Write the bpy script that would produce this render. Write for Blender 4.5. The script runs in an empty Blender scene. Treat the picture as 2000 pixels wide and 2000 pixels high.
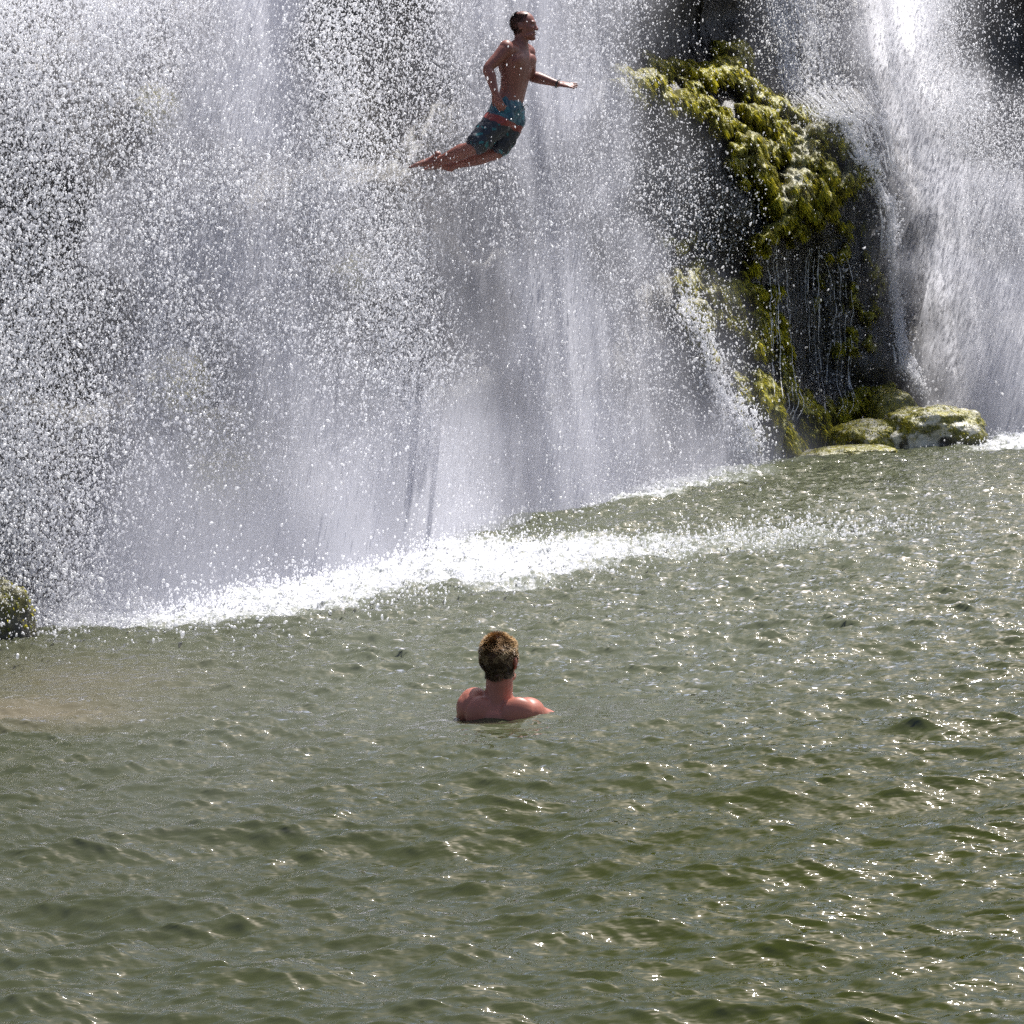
import bpy, bmesh, math
import numpy as np
from mathutils import Matrix, Vector
R = math.radians
sc = bpy.context.scene
col = sc.collection
rng = np.random.default_rng(7)

# ------------------------------------------------------------------ camera, sky, sun, exposure
FPX, HCAM = 4800.0, 2.0                      # focal length in photo pixels (photo is 2000 wide), eye height above the pool
PITCH, ROLL = math.atan(460/4800), R(3.5)
Fw = np.array([0, math.cos(PITCH), -math.sin(PITCH)])
U0 = np.array([0, math.sin(PITCH), math.cos(PITCH)])
R0 = np.array([1.0, 0, 0])
Rt = R0*math.cos(ROLL) - U0*math.sin(ROLL)
Up = U0*math.cos(ROLL) + R0*math.sin(ROLL)
CAM = np.array([0, 0, HCAM])
cd = bpy.data.cameras.new('camera'); cam = bpy.data.objects.new('camera', cd); col.objects.link(cam)
cd.lens = 36*FPX/2000; cd.sensor_width = 36; cd.clip_start = .1; cd.clip_end = 2000
M = Matrix(((Rt[0], Up[0], -Fw[0], 0), (Rt[1], Up[1], -Fw[1], 0), (Rt[2], Up[2], -Fw[2], HCAM), (0, 0, 0, 1)))
cam.matrix_world = M
sc.camera = cam

SUN_EL, SUN_AZ = R(64), R(43)                # azimuth to the right of straight ahead (+Y)
SV = Vector((math.sin(SUN_AZ)*math.cos(SUN_EL), math.cos(SUN_AZ)*math.cos(SUN_EL), math.sin(SUN_EL)))
w = bpy.data.worlds.new('World'); sc.world = w; w.use_nodes = True
wn = w.node_tree; bgn = wn.nodes['Background']
sk = wn.nodes.new('ShaderNodeTexSky'); sk.sky_type = 'NISHITA'; sk.sun_disc = False
sk.sun_elevation = SUN_EL; sk.sun_rotation = SUN_AZ; sk.air_density = 1.0; sk.dust_density = 4.0; sk.ozone_density = 1.0
wn.links.new(sk.outputs[0], bgn.inputs[0]); bgn.inputs[1].default_value = .095
sl = bpy.data.lights.new('sun', 'SUN'); sl.energy = 5.0; sl.angle = R(.5); sl.color = (1, .97, .93)
so = bpy.data.objects.new('sun', sl); col.objects.link(so)
so.rotation_euler = SV.to_track_quat('Z', 'Y').to_euler()
sc.view_settings.view_transform = 'Standard'; sc.view_settings.look = 'None'
sc.view_settings.exposure = 0.7; sc.view_settings.gamma = 1
cy = sc.cycles
cy.max_bounces = 9; cy.diffuse_bounces = 7; cy.glossy_bounces = 3; cy.transmission_bounces = 3
cy.transparent_max_bounces = 32; cy.volume_bounces = 1; cy.sample_clamp_indirect = 4; cy.sample_clamp_direct = 30
cy.caustics_reflective = False; cy.caustics_refractive = False
cy.use_denoising = False

# ------------------------------------------------------------------ numeric helpers
def proj(P):
    v = P - CAM
    z = v @ Fw
    return 1000 + FPX*(v @ Rt)/z, 1000 - FPX*(v @ Up)/z, z
def gp(x, y, z=0.0):
    d = Fw + Rt*(x-1000)/FPX + Up*(1000-y)/FPX
    return CAM + d*((z-HCAM)/d[2])
def atd(x, y, dist):
    d = Fw + Rt*(x-1000)/FPX + Up*(1000-y)/FPX
    return CAM + d*(dist/d[1])
def _hash(ix, iy, iz, s):
    h = (ix*374761393 + iy*668265263 + iz*2147483647 + s*1274126177) & 0xffffffff
    h = ((h ^ (h >> 13))*1274126177) & 0xffffffff
    h = ((h ^ (h >> 16))*2246822519) & 0xffffffff
    return ((h ^ (h >> 15)) & 0xffffff)/float(0xffffff)
def vnoise(p, seed=0):                        # value noise 0..1, p is (n,3)
    i = np.floor(p).astype(np.int64); f = p - i; f = f*f*(3-2*f)
    r = 0
    for dx in (0, 1):
        wx = f[:, 0] if dx else 1-f[:, 0]
        for dy in (0, 1):
            wy = f[:, 1] if dy else 1-f[:, 1]
            for dz in (0, 1):
                wz = f[:, 2] if dz else 1-f[:, 2]
                r = r + wx*wy*wz*_hash(i[:, 0]+dx, i[:, 1]+dy, i[:, 2]+dz, seed)
    return r
def fbm(p, octv=4, seed=0, gain=.5):
    a, s, t = 1.0, 0, 0
    for k in range(octv):
        s = s + a*vnoise(p*2.03**k + 17.3*k, seed+k); t += a; a *= gain
    return s/t
def smooth(a, b, x):
    t = np.clip((x-a)/(b-a), 0, 1); return t*t*(3-2*t)
def field(ctrl, x, y, sig=70.0):              # smooth interpolation of control points (x, y, v1, v2 ...)
    c = np.array(ctrl, float); out = []
    res = np.zeros((len(x), c.shape[1]-2))
    for a in range(0, len(x), 40000):
        xs, ys = x[a:a+40000, None], y[a:a+40000, None]
        d2 = (xs-c[None, :, 0])**2 + (ys-c[None, :, 1])**2
        wgt = np.exp(-d2/(2*sig*sig)) + 1e-3/(1+d2/(sig*sig))**2
        res[a:a+40000] = (wgt @ c[:, 2:])/wgt.sum(1, keepdims=True)
    return res
def make_mesh(name, co, faces, mat, parent=None, smooth_=True, attrs=None, cols=None, nper=None):
    me = bpy.data.meshes.new(name)
    co = np.asarray(co, np.float32); faces = np.asarray(faces, np.int32)
    k = faces.shape[1]
    me.vertices.add(len(co)); me.vertices.foreach_set('co', co.ravel())
    me.loops.add(faces.size); me.loops.foreach_set('vertex_index', faces.ravel())
    me.polygons.add(len(faces)); me.polygons.foreach_set('loop_start', np.arange(0, faces.size, k, dtype=np.int32))
    try: me.polygons.foreach_set('loop_total', np.full(len(faces), k, np.int32))
    except Exception: pass
    me.update(calc_edges=True)
    if smooth_: me.polygons.foreach_set('use_smooth', np.ones(len(faces), bool))
    for n, v in (attrs or {}).items():
        a = me.attributes.new(n, 'FLOAT', 'POINT'); a.data.foreach_set('value', np.asarray(v, np.float32))
    for n, v in (cols or {}).items():
        a = me.attributes.new(n, 'FLOAT_COLOR', 'POINT')
        v4 = np.ones((len(co), 4), np.float32); v4[:, :3] = v; a.data.foreach_set('color', v4.ravel())
    me.validate()
    o = bpy.data.objects.new(name, me); col.objects.link(o)
    if mat: me.materials.append(mat)
    if parent: o.parent = parent
    return o
def grid_faces(nr, nc):
    i = np.arange((nr-1)*(nc-1)); r, c = i//(nc-1), i % (nc-1); a = r*nc + c
    return np.stack([a, a+1, a+nc+1, a+nc], 1)
def tag(o, label=None, cat=None, group=None, kind=None):
    if label: o['label'] = label
    if cat: o['category'] = cat
    if group: o['group'] = group
    if kind: o['kind'] = kind
    return o
def empty(name, loc=(0, 0, 0)):
    o = bpy.data.objects.new(name, None); col.objects.link(o); o.location = loc; return o

# ------------------------------------------------------------------ materials
class NT:
    def __init__(s, name):
        s.m = bpy.data.materials.new(name); s.m.use_nodes = True; s.t = s.m.node_tree; s.t.nodes.clear()
        s.out = s.n('ShaderNodeOutputMaterial')
    def n(s, typ, **kw):
        x = s.t.nodes.new(typ)
        for k, v in kw.items():
            if k in ('_i',):
                for kk, vv in v.items():
                    if hasattr(vv, 'links') or isinstance(vv, bpy.types.NodeSocket): s.t.links.new(vv, x.inputs[kk])
                    else: x.inputs[kk].default_value = vv
            else: setattr(x, k, v)
        return x
    def l(s, a, b): s.t.links.new(a, b)
    def math(s, op, a, b=0.0, c=0.0, clamp=False):
        return s.n('ShaderNodeMath', operation=op, use_clamp=clamp, _i={0: a, 1: b, 2: c}).outputs[0]
    def mix(s, f, a, b):
        x = s.n('ShaderNodeMix', data_type='RGBA'); 
        for i, v in ((0, f), (6, a), (7, b)):
            if isinstance(v, bpy.types.NodeSocket): s.l(v, x.inputs[i])
            else: x.inputs[i].default_value = v if i == 0 else (*v, 1)
        return x.outputs[2]
    def attr(s, name, fac=True):
        a = s.n('ShaderNodeAttribute', attribute_name=name); return a.outputs['Fac' if fac else 'Color']
    def noise(s, scale, detail=3, rough=.5, vec=None, stretch=None):
        if vec is None: vec = s.n('ShaderNodeTexCoord').outputs['Object']
        if stretch:
            mp = s.n('ShaderNodeMapping'); s.l(vec, mp.inputs[0]); mp.inputs['Scale'].default_value = stretch; vec = mp.outputs[0]
        return s.n('ShaderNodeTexNoise', _i={'Vector': vec, 'Scale': scale, 'Detail': detail, 'Roughness': rough}).outputs[0]

def mat_rock():
    t = NT('wet_rock')
    n1 = t.noise(2.2, 6, .6); n2 = t.noise(14, 5, .65); st = t.noise(5, 4, .6, stretch=(2.5, 2.5, .22))
    c = t.mix(n1, (.014, .014, .016), (.055, .050, .040))
    c = t.mix(t.math('MULTIPLY', t.math('SUBTRACT', st, .45, clamp=True), 3.5, clamp=True), c, (.075, .07, .066))
    c = t.mix(t.attr('pale'), c, (.52, .50, .42))
    mc = t.mix(t.math('MULTIPLY', t.math('SUBTRACT', n2, .35, clamp=True), 3, clamp=True), (.07, .08, .008), (.38, .34, .022))
    c = t.mix(t.math('MULTIPLY', t.attr('moss'), t.math('SUBTRACT', 1.0, t.attr('pale'))), c, mc)
    bp = t.n('ShaderNodeBump', _i={'Strength': .8, 'Distance': .03, 'Height': t.math('ADD', n2, t.math('MULTIPLY', st, .8))})
    p = t.n('ShaderNodeBsdfPrincipled', _i={'Base Color': c, 'Roughness': .38, 'Normal': bp.outputs[0]})
    t.l(p.outputs[0], t.out.inputs[0]); return t.m
def mat_moss():
    t = NT('moss_strands')
    c = t.attr('col', False)
    d = t.n('ShaderNodeBsdfPrincipled', _i={'Base Color': c, 'Roughness': .7, 'Specular IOR Level': .25})
    tr = t.n('ShaderNodeBsdfTranslucent', _i={'Color': c})
    m = t.n('ShaderNodeMixShader', _i={0: .3, 1: d.outputs[0], 2: tr.outputs[0]})
    t.l(m.outputs[0], t.out.inputs[0]); return t.m
def mat_water():
    t = NT('pool_water')
    geo = t.n('ShaderNodeTexCoord').outputs['Object']
    f = t.attr('foam')
    fn = t.noise(16, 5, .65, stretch=(1, .5, 1)); fn2 = t.noise(50, 2, .5, stretch=(1, .5, 1))
    fm = t.math('ADD', t.math('MULTIPLY', fn, .75), t.math('MULTIPLY', fn2, .35))
    mask = t.math('MULTIPLY', t.math('SUBTRACT', t.math('ADD', fm, t.math('MULTIPLY', f, .46)), .84, clamp=True), 4.0, clamp=True)
    g = t.noise(.35, 3, .5)
    c = t.mix(g, (.0165, .0205, .0008), (.0240, .0285, .0014))
    c = t.mix(t.attr('pale_sheen'), c, (.038, .042, .023))  # reflected grey sheen painted into the body colour
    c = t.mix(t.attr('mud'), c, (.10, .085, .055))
    c = t.mix(t.math('MULTIPLY', f, .55, clamp=True), c, (.30, .32, .28))
    b1 = t.noise(12, 3, .5, stretch=(.45, 1, 1)); b2 = t.noise(40, 1, .5, stretch=(.5, 1, 1))
    h = t.math('ADD', b1, t.math('MULTIPLY', b2, .12))
    bp = t.n('ShaderNodeBump', _i={'Strength': .9, 'Distance': .03, 'Height': h})
    flat = t.n('ShaderNodeCombineXYZ', _i={0: 0.0, 1: 0.0, 2: 1.0}).outputs[0]      # light leaving the murky water from below has no facet shading
    body = t.n('ShaderNodeBsdfDiffuse', _i={'Color': c, 'Normal': flat})
    gl = t.n('ShaderNodeBsdfGlossy', _i={'Color': (1, 1, 1, 1), 'Roughness': .04, 'Normal': bp.outputs[0]})
    fr = t.n('ShaderNodeFresnel', _i={'IOR': 1.52, 'Normal': bp.outputs[0]})
    p = t.n('ShaderNodeMixShader', _i={0: fr.outputs[0], 1: body.outputs[0], 2: gl.outputs[0]})
    fb = t.n('ShaderNodeBump', _i={'Strength': .9, 'Distance': .04, 'Height': fm})
    fo = t.n('ShaderNodeBsdfPrincipled', _i={'Base Color': (.60, .61, .65, 1), 'Roughness': .6, 'Normal': fb.outputs[0]})
    m = t.n('ShaderNodeMixShader', _i={0: mask, 1: p.outputs[0], 2: fo.outputs[0]})
    t.l(m.outputs[0], t.out.inputs[0]); return t.m
def mat_drops():
    t = NT('white_water_drops')
    c = (.95, .955, .99, 1)
    d = t.n('ShaderNodeBsdfDiffuse', _i={'Color': c}); tr = t.n('ShaderNodeBsdfTranslucent', _i={'Color': c})
    g = t.n('ShaderNodeBsdfGlossy', _i={'Color': (1, 1, 1, 1), 'Roughness': .25})
    m = t.n('ShaderNodeMixShader', _i={0: .5, 1: d.outputs[0], 2: tr.outputs[0]})
    m2 = t.n('ShaderNodeMixShader', _i={0: .12, 1: m.outputs[0], 2: g.outputs[0]})
    tp = t.n('ShaderNodeBsdfTransparent')               # clear water passes part of the sun
    m3 = t.n('ShaderNodeMixShader', _i={0: .38, 1: m2.outputs[0], 2: tp.outputs[0]})
    t.l(m3.outputs[0], t.out.inputs[0]); return t.m
def mat_veil(seed, soft=False):
    t = NT('falling_water_veil')
    uv = t.n('ShaderNodeCombineXYZ', _i={0: t.attr('su'), 1: t.attr('sz'), 2: seed}).outputs[0]
    s1 = t.noise(3.0, 5, .6, vec=uv, stretch=(2.2, .28, 1)); s2 = t.noise(2.0, 4, .6, vec=uv, stretch=(12, .8, 1))
    s3 = t.noise(1.6, 3, .5, vec=uv)
    s = t.math('ADD', t.math('ADD', t.math('MULTIPLY', s1, .42), t.math('MULTIPLY', s2, .28)), t.math('MULTIPLY', s3, 1.25))  # mean ~ .97
    k = t.math('MULTIPLY', t.math('SUBTRACT', s, .5, clamp=True), 2.1) if not soft else t.math('MULTIPLY', s3, 2.0)
    a = t.math('MULTIPLY', t.attr('dens'), k, clamp=True)
    nn = t.n('ShaderNodeCombineXYZ', _i={0: SV.x, 1: SV.y*.2, 2: SV.z}).outputs[0]      # spray scatters in all directions, not like a flat sheet
    nn = t.n('ShaderNodeVectorMath', operation='NORMALIZE', _i={0: nn}).outputs[0]
    nd = t.n('ShaderNodeVectorMath', operation='SCALE', _i={0: nn, 'Scale': -1.0}).outputs[0]
    c = (.59, .595, .64, 1)
    d = t.n('ShaderNodeBsdfDiffuse', _i={'Color': c, 'Normal': nn}); tr = t.n('ShaderNodeBsdfTranslucent', _i={'Color': c, 'Normal': nd})
    m = t.n('ShaderNodeAddShader', _i={0: d.outputs[0], 1: tr.outputs[0]})
    tp = t.n('ShaderNodeBsdfTransparent')
    m2 = t.n('ShaderNodeMixShader', _i={0: a, 1: tp.outputs[0], 2: m.outputs[0]})
    t.l(m2.outputs[0], t.out.inputs[0]); return t.m
def mat_mist(dens):
    t = NT('spray_mist')
    v = t.n('ShaderNodeVolumePrincipled', _i={'Color': (.95, .96, 1, 1), 'Density': dens, 'Anisotropy': .25})
    t.l(v.outputs[0], t.out.inputs['Volume']); return t.m
def mat_skin(name, c1, c2):
    t = NT(name)
    n = t.noise(9, 3, .5)
    c = t.mix(n, c1, c2)
    c = t.mix(t.attr('shade'), c, (.10, .045, .03))
    p = t.n('ShaderNodeBsdfPrincipled', _i={'Base Color': c, 'Roughness': .46, 'Subsurface Weight': .12, 'Subsurface Scale': .01})
    p.inputs['Subsurface Radius'].default_value = (1, .35, .2)
    t.l(p.outputs[0], t.out.inputs[0]); return t.m
def mat_col(name, rough=.6):
    t = NT(name)
    p = t.n('ShaderNodeBsdfPrincipled', _i={'Base Color': t.attr('col', False), 'Roughness': rough})
    t.l(p.outputs[0], t.out.inputs[0]); return t.m
def mat_plain(name, c, rough=.5):
    t = NT(name)
    cc = t.mix(t.noise(40, 2), tuple(v*.8 for v in c), c)
    p = t.n('ShaderNodeBsdfPrincipled', _i={'Base Color': cc, 'Roughness': rough})
    t.l(p.outputs[0], t.out.inputs[0]); return t.m
ROCK, MOSS, WATER, DROPS = mat_rock(), mat_moss(), mat_water(), mat_drops()

# ------------------------------------------------------------------ the cliff's foot line
BP = [(-900, 1420), (-400, 1300), (50, 1205), (400, 1120), (700, 1060), (950, 1003), (1200, 950), (1450, 892), (1640, 858), (1900, 836), (2300, 800), (2900, 760)]
bw = np.array([gp(x, y)[:2] for x, y in BP])
def catmull(P, n=24):
    P = np.asarray(P, float); Q = np.vstack([2*P[0]-P[1], P, 2*P[-1]-P[-2]]); out = []
    for i in range(1, len(Q)-2):
        t = np.linspace(0, 1, n, endpoint=False)[:, None]
        a, b, c, d = Q[i-1], Q[i], Q[i+1], Q[i+2]
        out.append(.5*((2*b)+(-a+c)*t+(2*a-5*b+4*c-d)*t*t+(-a+3*b-3*c+d)*t**3))
    out.append(P[-1:]); return np.vstack(out)
line = catmull(bw)
LU = np.concatenate([[0], np.cumsum(np.linalg.norm(np.diff(line, axis=0), axis=1))])
ULEN = LU[-1]
def foot(u): return np.stack([np.interp(u, LU, line[:, 0]), np.interp(u, LU, line[:, 1])], 1)
TD = np.array([.12, -.99, 0.0])               # the direction the cliff's relief stands out in

RELIEF = [(1150, 50, 0), (1250, 50, .1), (1350, 20, -.8), (1440, 10, -.7), (1400, 65, -.5), (1350, 70, -.5), (1430, 40, -.5), (1300, -60, .3), (1380, -60, .3), (1450, -60, .3), (1300, -160, 1.1), (1380, -160, 1.1), (1450, -160, 1.1), (1300, 60, -.3), (1290, 150, .6), (1390, 235, .7), (1330, 330, -.2), (1330, 430, -.2),  # negative rows: unseen upper rock shaped steep to keep the recess in shade
 (1400, 500, 0), (1470, 130, .55), (1480, 60, .3), (1550, 240, .55), (1400, 150, .2), (1490, 270, .9), (1460, 340, .9), (1620, 260, 1.25), (1560, 380, 1.35), (1480, 460, 1.05),
 (1560, 540, .35), (1560, 700, .2), (1500, 600, .4), (1650, 480, .75), (1690, 380, .95), (1720, 650, .55), (1780, 600, .2), (1850, 600, -.3), (1850, 200, .3), (1750, 100, .5),
 (1600, 80, .2), (1560, 130, .1), (1930, 60, -1.2), (1980, 300, -1.2), (1990, 120, -1.4), (1400, 590, .5), (1450, 700, .8), (1500, 830, .95), (1470, 890, .95), (1600, 850, .4), (1350, 650, .4),
 (1300, 800, .3), (1750, 850, .1), (1950, 850, -.2), (1150, 600, -.2), (1000, 300, -.3), (700, 500, .2), (300, 200, .2), (430, 900, .3), (100, 600, -.5), (700, 150, -.6),
 (800, 700, -.4), (450, 800, -.2), (680, 540, .4), (0, 1000, -.3), (900, 900, -.2)]
# moss cushions: x, y, half-length, half-width, angle (deg, clockwise down to the right), relief, paleness
LUMPS = [(1275, 145, 60, 24, 14, .26, .5), (1345, 188, 62, 20, 18, .24, .25), (1398, 232, 42, 18, 58, .2, .05), (1250, 172, 45, 14, 20, .15, .5),
 (1352, 105, 58, 16, 22, .22, .1), (1420, 128, 48, 26, 20, .26, 0), (1470, 80, 34, 22, 18, .28, .05), (1455, 108, 36, 22, 5, .2, 0), (1490, 160, 46, 26, 35, .25, 0),
 (1540, 200, 42, 22, 45, .22, 0), (1570, 225, 24, 16, 40, .18, 0), (1478, 218, 28, 20, 20, .3, .35), (1515, 235, 38, 24, 40, .28, 0), (1535, 280, 34, 30, 60, .26, 0),
 (1500, 290, 30, 26, 30, .2, .3), (1455, 290, 34, 28, 50, .28, .4), (1470, 345, 44, 30, 60, .28, .1), (1440, 320, 24, 30, 80, .2, .3), (1490, 395, 34, 22, 55, .2, .1),
 (1385, 170, 60, 10, 48, .14, 0), (1432, 235, 50, 10, 55, .12, 0),
 (1615, 232, 34, 24, 10, .3, .65), (1575, 265, 34, 24, -50, .3, .7), (1620, 285, 34, 24, 20, .26, .1), (1650, 300, 24, 24, 30, .2, .25), (1550, 318, 34, 22, -55, .3, .6),
 (1590, 330, 30, 26, 30, .26, .15), (1655, 335, 30, 20, -35, .28, .45), (1625, 360, 34, 16, -25, .26, .6), (1532, 365, 34, 24, -50, .3, .7), (1575, 385, 34, 28, 40, .28, .1),
 (1520, 400, 30, 20, -50, .28, .6), (1560, 420, 26, 18, 20, .25, .3), (1505, 440, 34, 16, -40, .25, .3), (1475, 468, 26, 12, -35, .22, .15), (1545, 462, 20, 12, 20, .16, .1),
 (1460, 520, 12, 16, 90, .14, 0), (1355, 470, 12, 26, 100, .1, 0), (1370, 520, 18, 26, 60, .16, .1), (1350, 550, 26, 22, 30, .2, .75), (1400, 570, 32, 18, 20, .24, .5),
 (1440, 560, 46, 18, 18, .26, .05), (1490, 570, 22, 14, 40, .2, 0), (1420, 610, 44, 22, 60, .26, 0), (1485, 625, 34, 26, 60, .26, 0), (1470, 670, 30, 22, 70, .2, 0),
 (1355, 610, 34, 28, 60, .2, .75), (1365, 665, 40, 14, 60, .18, .8), (1515, 665, 14, 46, -20, .14, 0), (1530, 740, 14, 50, -22, .14, 0), (1470, 760, 50, 22, 72, .16, 0),
 (1560, 800, 16, 50, -40, .14, 0), (1500, 840, 50, 26, 70, .18, 0), (1650, 790, 60, 22, -28, .18, 0), (1700, 760, 40, 18, -25, .18, 0), (1575, 850, 40, 16, 10, .16, 0)]
UMIN = 0
def relief(px, py, P0):
    n = field(RELIEF, px, py, 45)[:, 0]
    moss = np.zeros(len(px)); pale = np.zeros(len(px)); lump = np.zeros(len(px))
    wx = (fbm(P0*3.1, 3, 5)-.5)*56+(fbm(P0*10, 2, 6)-.5)*26; wy = (fbm(P0*3.1, 3, 9)-.5)*56+(fbm(P0*10, 2, 8)-.5)*26
    for (cx, cyy, a, b, ang, h, pl) in LUMPS:
        ca, sa = math.cos(R(ang)), math.sin(R(ang))
        dx, dy = px+wx-cx, py+wy-cyy
        t = ((dx*ca+dy*sa)/a)**2 + ((-dx*sa+dy*ca)/b)**2
        q = np.sqrt(np.clip(1-t, 0, 1)); lump = np.maximum(lump, 1.25*h*q)
        m = smooth(1.15, .75, t); moss = np.maximum(moss, m)
        top = smooth(.5, -.7, (-dx*sa+dy*ca)/b) if abs(ang) < 75 else 1
        pale = np.maximum(pale, m*pl*top)
    # sprinkled moss on the dark column and under the overhang
    sp = fbm(P0*np.array([9, 9, 6.]), 3, 33)
    reg = np.maximum.reduce([np.exp(-((px-1660)/70)**2-((py-560)/150)**2), .8*np.exp(-((px-1640)/60)**2-((py-420)/90)**2), .8*np.exp(-((px-1600)/110)**2-((py-830)/60)**2), .7*np.exp(-((px-1440)/60)**2-((py-780)/120)**2)])
    s2 = smooth(.56, .66, sp)*smooth(.25, .6, reg); lump += s2*.04
    moss = np.maximum(moss, s2)
    # the faint olive boulders behind the main fall
    for (cx, cyy, a, h) in ((310, 200, 60, .3), (440, 920, 120, .7), (690, 530, 50, .4), (350, 760, 80, .4)):
        t = ((px+wx-cx)**2 + (py+wy-cyy)**2)/a**2; q = np.sqrt(np.clip(1-t, 0, 1)); n = n+h*q; moss = np.maximum(moss, .5*q)
    big = (fbm(P0*np.array([.9, .9, .7]), 3, 1)-.5)*.9
    str_ = (fbm(P0*np.array([3.5, 3.5, .9]), 4, 21)-.5)*.35
    fine = (fbm(P0*np.array([14, 14, 9.]), 3, 44)-.5)*.06
    cush = np.abs(fbm(P0*np.array([11, 11, 9.]), 3, 60)-.5)*-2+1
    return n+big*.5+str_+fine+lump+moss*(cush**2)*.10, moss, pale
_us = np.linspace(0, ULEN, 1500); _px = proj(np.column_stack([foot(_us), np.full(1500, 3.0)]))[0]
def _up(x): return float(np.interp(x, _px, _us))   # arc length of the cliff line seen at photo column x
def ztop(u): return np.interp(u, [_up(-100), _up(600), _up(1000), _up(1300), _up(3000)], [4.9, 5.3, 6.0, 6.9, 7.2])
def build_cliff():
    # columns: dense where the rock shows
    ux = []; u = 0.0
    fu = foot(np.linspace(0, ULEN, 2000)); pxs, _, _ = proj(np.column_stack([fu, np.full(2000, 2.0)]))
    du_at = np.interp(np.arange(2000), np.arange(2000), np.where((pxs > 1150) & (pxs < 2050), .013, .05))
    while u < ULEN: ux.append(u); u += du_at[min(1999, int(u/ULEN*1999))]
    ux = np.array(ux); zs = np.concatenate([np.linspace(-1.2, 0, 20), np.arange(.014, 7.0, .0152)])
    nr, nc = len(zs), len(ux)
    fx = foot(ux)
    P0 = np.empty((nr, nc, 3)); P0[:, :, :2] = fx[None]; P0[:, :, 2] = np.where(zs[:, None] > 0, zs[:, None]*(ztop(ux)[None]/7.0), zs[:, None]); P0 = P0.reshape(-1, 3)
    px, py, _ = proj(P0)
    n, moss, pale = relief(px, py, P0)
    z = P0[:, 2]
    n = n - .05 - .27*z                        # leans back a little
    P = P0 + TD*n[:, None]
    P[:, 2] += -.25*(n-.2)*smooth(.0, .6, n)*0
    G = P.reshape(nr, nc, 3)
    # crown of the cliff: carries the stream back to level ground
    back = [G[-1].copy()]
    for d, dz in ((.3, .18), (.9, .3), (2, .35), (5, .5), (14, .9)):
        b = G[-1].copy(); b[:, :2] += np.array([-.3, .95])*d; b[:, 2] = ztop(ux) + dz + (fbm(np.column_stack([b[:, :2]*.8, np.full(nc, d)]), 3, 3)-.5)*.5*min(1, d); back.append(b)
    G = np.concatenate([G, np.stack(back[1:])], 0)
    nb = len(back)-1
    m2 = np.concatenate([moss, np.zeros(nb*nc)]); p2 = np.concatenate([pale, np.zeros(nb*nc)])
    o = make_mesh('cliff', G.reshape(-1, 3), grid_faces(nr+nb, nc), ROCK, attrs={'moss': m2, 'pale': p2})
    tag(o, 'dark wet rock cliff behind and between the falls', 'cliff', kind='structure')
    return P.reshape(nr, nc, 3), moss.reshape(nr, nc), pale.reshape(nr, nc), px.reshape(nr, nc), py.reshape(nr, nc)
CG, CM, CPL, CPX, CPY = build_cliff()

def strands(pos, nrm, length, width, colr, down=1.0, jitter=.5, seg=3, lift=.9):
    """small drooping leaf blades rooted at pos; returns co, faces, colours"""
    n = len(pos)
    d = nrm*lift + np.array([.2, 0, -.75])*(.9-lift) + rng.normal(0, jitter, (n, 3))*.6; d /= np.linalg.norm(d, axis=1, keepdims=True)
    g = np.array([.28, 0, -.96])
    side = np.cross(d, g) + rng.normal(0, .3, (n, 3)); side /= np.linalg.norm(side, axis=1, keepdims=True)+1e-9
    pts = [pos-nrm*.01]; p = pos.copy(); dd = d.copy()
    for k in range(seg):
        p = p + dd*(length/seg)[:, None]; pts.append(p)
        dd = dd + g*down*.9; dd /= np.linalg.norm(dd, axis=1, keepdims=True)
    wv = [1, 1, .8, .25] if seg == 3 else list(np.linspace(1, .2, seg+1))
    V = []
    for k, q in enumerate(pts):
        V += [q - side*(width*wv[k]*.5)[:, None], q + side*(width*wv[k]*.5)[:, None]]
    V = np.stack(V, 1)                        # n, 2(seg+1), 3
    m = 2*(seg+1); base = (np.arange(n)*m)[:, None]
    F = np.concatenate([np.stack([base[:, 0]+2*k, base[:, 0]+2*k+1, base[:, 0]+2*k+3, base[:, 0]+2*k+2], 1) for k in range(seg)])
    C = np.repeat(colr, m, axis=0)
    return V.reshape(-1, 3), F, C
def moss_colour(n, pale, rg=rng):
    a = np.array([.10, .125, .012]); b = np.array([.62, .53, .022]); c = np.array([.80, .76, .58])
    t = rg.random(n)[:, None]**1.2
    k = a*(1-t)+b*t
    pp = (pale*(rg.random(n) < .35+pale*.6)*rg.uniform(.5, 1, n))[:, None]
    return k*(1-pp)+c*pp
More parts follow.
